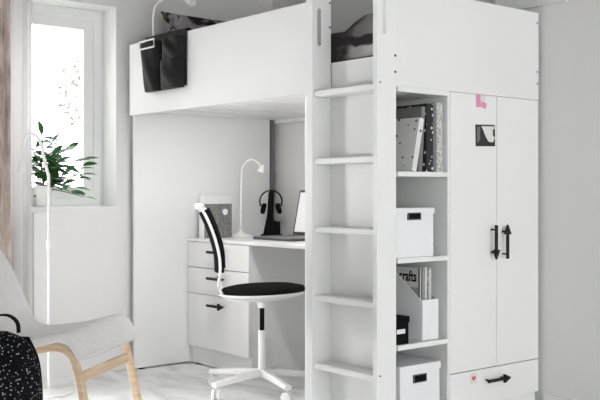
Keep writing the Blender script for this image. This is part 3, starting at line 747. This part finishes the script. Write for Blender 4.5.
for yy in (-.9, .4): obj('bracket', T([(0, yy, 0), (-.1, yy, 0)], .006, n=8), 'white_gloss', rod)

# ------------------------------------------------------------------ plant on the sill
pt = empty('potted_plant', (-2.115, -.440, wz0 + .0145)); tag(pt, 'leafy green plant in a white pot on the window sill', 'plant')
obj('pot', lathe(bmesh.new(), [(.034, 0), (.038, .004), (.048, .105), (.049, .110), (.043, .110), (.041, .085), (.005, .083)], n=28), 'white_gloss', pt, True)
sm = bmesh.new(); lfm = bmesh.new()
def leaf(bm, p, d, up, L, W):
    d = d.normalized(); s = d.cross(up).normalized(); u2 = s.cross(d).normalized()
    st_ = [(0, .02), (.15, .55), (.35, .95), (.5, 1), (.7, .78), (.88, .36), (1, .02)]
    rows = []
    for t, w_ in st_:
        c = p + d * L * t - u2 * L * .22 * t * t
        rows.append([bm.verts.new(c - s * W * w_ / 2 + u2 * W * .14 * w_), bm.verts.new(c), bm.verts.new(c + s * W * w_ / 2 + u2 * W * .14 * w_)])
    for i in range(len(rows) - 1):
        for k in (0, 1): bm.faces.new((rows[i][k], rows[i][k + 1], rows[i + 1][k + 1], rows[i + 1][k]))
rnd = random.Random(12)
V = Vector
stems = [((.005, -.01, .38), 7), ((.02, .04, .34), 7), ((.03, .12, .30), 8), ((.03, .19, .20), 8), ((.04, .21, .25), 7), ((.02, .06, .20), 6), ((.06, .10, .14), 6), ((.04, -.04, .24), 6), ((.05, .15, .10), 4), ((.03, -.06, .30), 9), ((.02, -.07, .17), 8), ((.05, .03, .27), 9), ((.05, .07, .24), 8), ((.07, .02, .15), 8), ((.06, .17, .15), 6), ((.07, .19, .17), 9), ((.06, .20, .22), 8), ((.08, .12, .08), 7), ((.09, .20, .05), 4)]
for (tx, ty, tz), nl in stems:
    p0 = V((rnd.uniform(-.015, .015), rnd.uniform(-.015, .015), .08)); p2 = V((tx, ty, tz)); p1 = V((p0.x + .3 * (tx), p0.y + .25 * ty, .08 + .65 * (tz - .08) + .03))
    pts = smoothline([p0, p1, p2], 6); tube(sm, pts, [.0028] * (len(pts) - 1) + [.0012], n=6)
    for k in range(nl):
        t = .35 + .65 * k / (nl - 1); q = pts[min(len(pts) - 1, int(t * (len(pts) - 1)))]
        a = rnd.uniform(0, 2 * PI); out = V((math.cos(a) * .5 + .15, math.sin(a) * .9, rnd.uniform(-.25, .65)))
        if k == nl - 1: out = (p2 - p1).normalized() + V((0, 0, .2))
        leaf(lfm, q, out, V((rnd.uniform(.1, .8), rnd.uniform(-.3, .3), .8)), rnd.uniform(.065, .10), rnd.uniform(.028, .042))
obj('stems', sm, 'stem', pt, True)
lo = obj('foliage', lfm, 'leaf', pt, True)
obj('soil', lathe(bmesh.new(), [(.040, .0835), (.040, .088), (.002, .090)], n=20), 'soil', pt)

# ------------------------------------------------------------------ camera
cd = bpy.data.cameras.new('camera'); cam = bpy.data.objects.new('camera', cd); C.objects.link(cam)
cam.location = (2.67, -2.60, .99)
cd.sensor_width = 36; cd.lens = 36 * 945 / 600; cd.shift_y = -8 / 600
yaw = math.atan2(-(-.7716), .6361)
cam.rotation_euler = (PI / 2, 0, yaw)
S.camera = cam

# ------------------------------------------------------------------ light
w_ = bpy.data.worlds.new('world'); S.world = w_; w_.use_nodes = True
w_.node_tree.nodes['Background'].inputs['Color'].default_value = (.985, .99, 1, 1)
w_.node_tree.nodes['Background'].inputs['Strength'].default_value = 5.2
def area(name, loc, target, sx, sy, power, col=(1, 1, 1)):
    ld = bpy.data.lights.new(name, 'AREA'); ld.shape = 'RECTANGLE'; ld.size = sx; ld.size_y = sy; ld.energy = power; ld.color = col
    o = bpy.data.objects.new(name, ld); C.objects.link(o); o.location = loc
    o.rotation_euler = (Vector(target) - Vector(loc)).to_track_quat('-Z', 'Y').to_euler(); return o
# bright sky outside the window
area('window_and_fill_daylight', (-3.6, -.5, 2.6), (-1.6, -.3, 1.1), 1.4, 1.6, 5, (.98, .99, 1))
area('window_and_fill_daylight', (-2.45, -1.93, .62), (-1.5, 0, .2), .9, .9, 85, (.99, .99, 1))  # added fill lamp behind the invented low opening in the left wall

# added fill strip brightening the under-bed recess, hidden behind the front guard panel
sl = empty('fill_strip', (-1.05, .046, 1.434)); tag(sl, 'added slim white fill strip under the bed behind the guard panel', 'lamp')
obj('housing', B(-.37, .37, -.012, .010, -.008, 0, bev=.001), 'white_gloss', sl)
area('fill_strip_lamp', (-1.05, .044, 1.424), (-1.05, .17, 1.1), .7, .018, 6.5, (1, .99, .97))

S.view_settings.view_transform = 'Standard'; S.view_settings.look = 'None'; S.view_settings.gamma = 1
S.view_settings.use_curve_mapping = False
S.view_settings.exposure = 0.36
